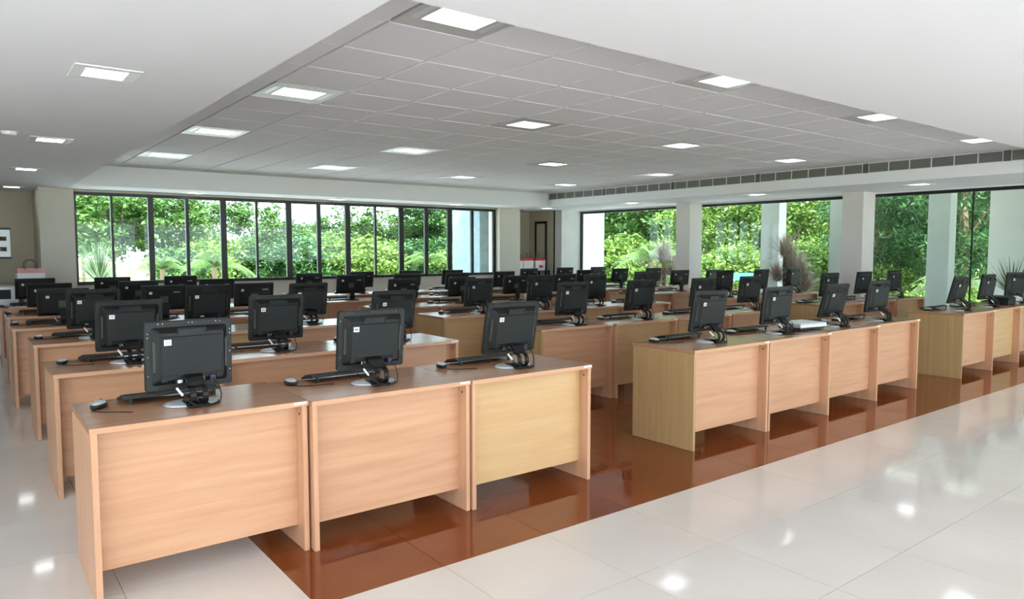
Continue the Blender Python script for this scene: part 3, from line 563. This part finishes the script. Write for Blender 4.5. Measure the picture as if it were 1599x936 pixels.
SIDE = [('broad', .955, 27, .80), ('tall', 1.0, 31, .75), ('broad', 1.04, 29, .85), ('bushy', .99, 22, .85), ('bushy', 1.06, 22, .9), ('broad', 1.10, 27, 1.05), ('tall', 1.125, 26, 1.1), ('broad', 1.18, 25, 1.05), ('bushy', 1.16, 20.5, .8),
        ('willow', 1.36, 23, .92), ('willow', 1.50, 30, 1.25), ('willow', 1.68, 23.5, .95), ('bushy', 1.42, 20, .75), ('bushy', 1.70, 20.5, .8), ('willow', 1.84, 30, 1.2), ('conifer', 2.10, 19, .95), ('willow', 2.28, 25, 1.0), ('conifer', 2.36, 21.5, 1.05), ('conifer', 2.72, 18.5, 1.05), ('conifer', 2.9, 22, 1.1), ('bushy', 2.2, 18.2, .5), ('bushy', 2.62, 17.6, .45), ('willow', 2.62, 31, 1.2)]
grove([(k, x, x/r_, s_, 1) for k, r_, x, s_ in SIDE], {'broad': 'rounded green tree', 'tall': 'tall dark tree', 'bushy': 'low bright bush', 'willow': 'drooping yellow-green tree', 'conifer': 'dark feathery conifer'}, 'glass wall', 'the beige stand-in wall', True)
# rosette plants and palms
def blade_plant(seed, n, length, width, up, droop):
    rg = random.Random(seed); v = []; f = []
    for k in range(n):
        a = rg.uniform(0, 6.28); e = R(rg.uniform(*up)); L_ = length * rg.uniform(.65, 1.1); d = Vector((math.cos(a), math.sin(a), 0)); s = Vector((-d.y, d.x, 0)); i0 = len(v)
        for j in range(5):
            q = j/4; r_ = L_*q; p = d*r_*math.cos(e) + Vector((0, 0, r_*math.sin(e) - droop*L_*q*q)); w_ = width*(1-q)*.5 + .002
            v += [p - s*w_, p + s*w_]
        f += [(i0+2*j, i0+2*j+1, i0+2*j+3, i0+2*j+2) for j in range(4)]
    return v, f
def frond_palm(seed, n, length):
    rg = random.Random(seed); v = []; f = []
    for k in range(n):
        a = 6.28*k/n + rg.uniform(-.2, .2); e = R(rg.uniform(25, 80)); L_ = length*rg.uniform(.8, 1.1); d = Vector((math.cos(a), math.sin(a), 0)); s = Vector((-d.y, d.x, 0))
        for j in range(1, 34):
            q = j/34; p = d*L_*q*math.cos(e) + Vector((0, 0, L_*q*math.sin(e) - .75*L_*q*q)); ll = L_*.32*(1-abs(q-.4)); 
            for sg in (-1, 1):
                t_ = p + s*sg*ll*.8 + d*ll*.4 + Vector((0, 0, -ll*.35)); i0 = len(v); wv = d*.010*length
                v += [p - wv, p + wv, t_]; f.append((i0, i0+1, i0+2))
    return v, f
def rosette(name, label, cat, x, y, z, v_f, mt, stem, group=None, s=1):
    t = thing(name, label, cat, (x, y, -.22), 0, group)
    obj('stem', mesh('stem', lambda bm: tube(bm, [(0, 0, -.05), (.03, .01, (z+.22)*.5), (0, 0, z+.22)], stem, 7, r1=stem*.8), 'bark'), t)
    for k, (dx, dy, dz, sc) in enumerate([(0, 0, 0, 1), (.12, -.1, -.28, .9), (-.1, .1, -.5, .85)][:3 if s > 1 else 1]):
        o = obj('leaf_crown', pydata('leaf_crown', *v_f, mt), t, (dx, dy, z+.22+dz)); o.scale = (sc,)*3
rosette('dracaena', 'reddish spiky plant outside the glass wall near the far end', 'plant', 13.2, 11.25, 1.15, blade_plant(1, 260, .80, .024, (5, 88), .25), 'drac', .06, 'red-leaved spiky plants on the terrace', 2)
rosette('dracaena', 'tall reddish spiky plant beside the white exterior column', 'plant', 13.15, 8.08, 1.35, blade_plant(2, 260, .68, .022, (0, 88), .25), 'drac', .05, 'red-leaved spiky plants on the terrace', 2)
rosette('dracaena', 'low reddish spiky plant next to the taller one on the terrace', 'plant', 13.0, 7.72, .95, blade_plant(5, 260, .66, .022, (0, 88), .25), 'drac', .05, 'red-leaved spiky plants on the terrace', 2)
rosette('yucca', 'dark spiky green plant outside the end of the back window', 'plant', 2.35, 17.6, .75, blade_plant(3, 150, 1.05, .045, (25, 88), .12), 'spiky', .06)
rosette('palm', 'arching palm outside the back window by the thick mullion', 'palm', 4.6, 22.5, .95, frond_palm(4, 17, 1.2), 'palm', .09, 'garden palms')
rosette('palm', 'palm with whitish stem among bushes beyond the back window', 'palm', 5.9, 22.0, 1.0, frond_palm(6, 18, 1.35), 'palm', .09, 'garden palms')
rosette('palm', 'broad palm beyond the middle of the back window', 'palm', 15.5, 26, 1.0, frond_palm(7, 18, 1.5), 'palm', .09, 'garden palms')
rosette('palm', 'pale arching palm beyond the far end of the glass wall', 'palm', 16.2, 14.3, 1.2, frond_palm(8, 14, 1.5), 'palm', .08, 'garden palms')
rosette('palm', 'dark palm between column and pane joint outside glass wall', 'palm', 16.0, 6.05, .75, frond_palm(9, 14, 1.1), 'spiky', .09, 'garden palms')
rosette('yucca', 'spiky plant in front of the beige stand-in wall', 'plant', 13.6, 4.28, .75, blade_plant(10, 70, .7, .03, (30, 88), .12), 'spiky', .04)
t = thing('garden_board', 'small teal board on the lawn beyond the glass wall', 'board', (17.5, 12.0, -.12), R(-30))
obj('board', boxes('board', [(-.45, .45, -.02, .02, .75, .95)], 'teal'), t)
for x in (-.4, .4): obj('post', boxes('board_post', [(x-.03, x+.03, -.03, .03, 0, .75)], 'whitewash'), t)
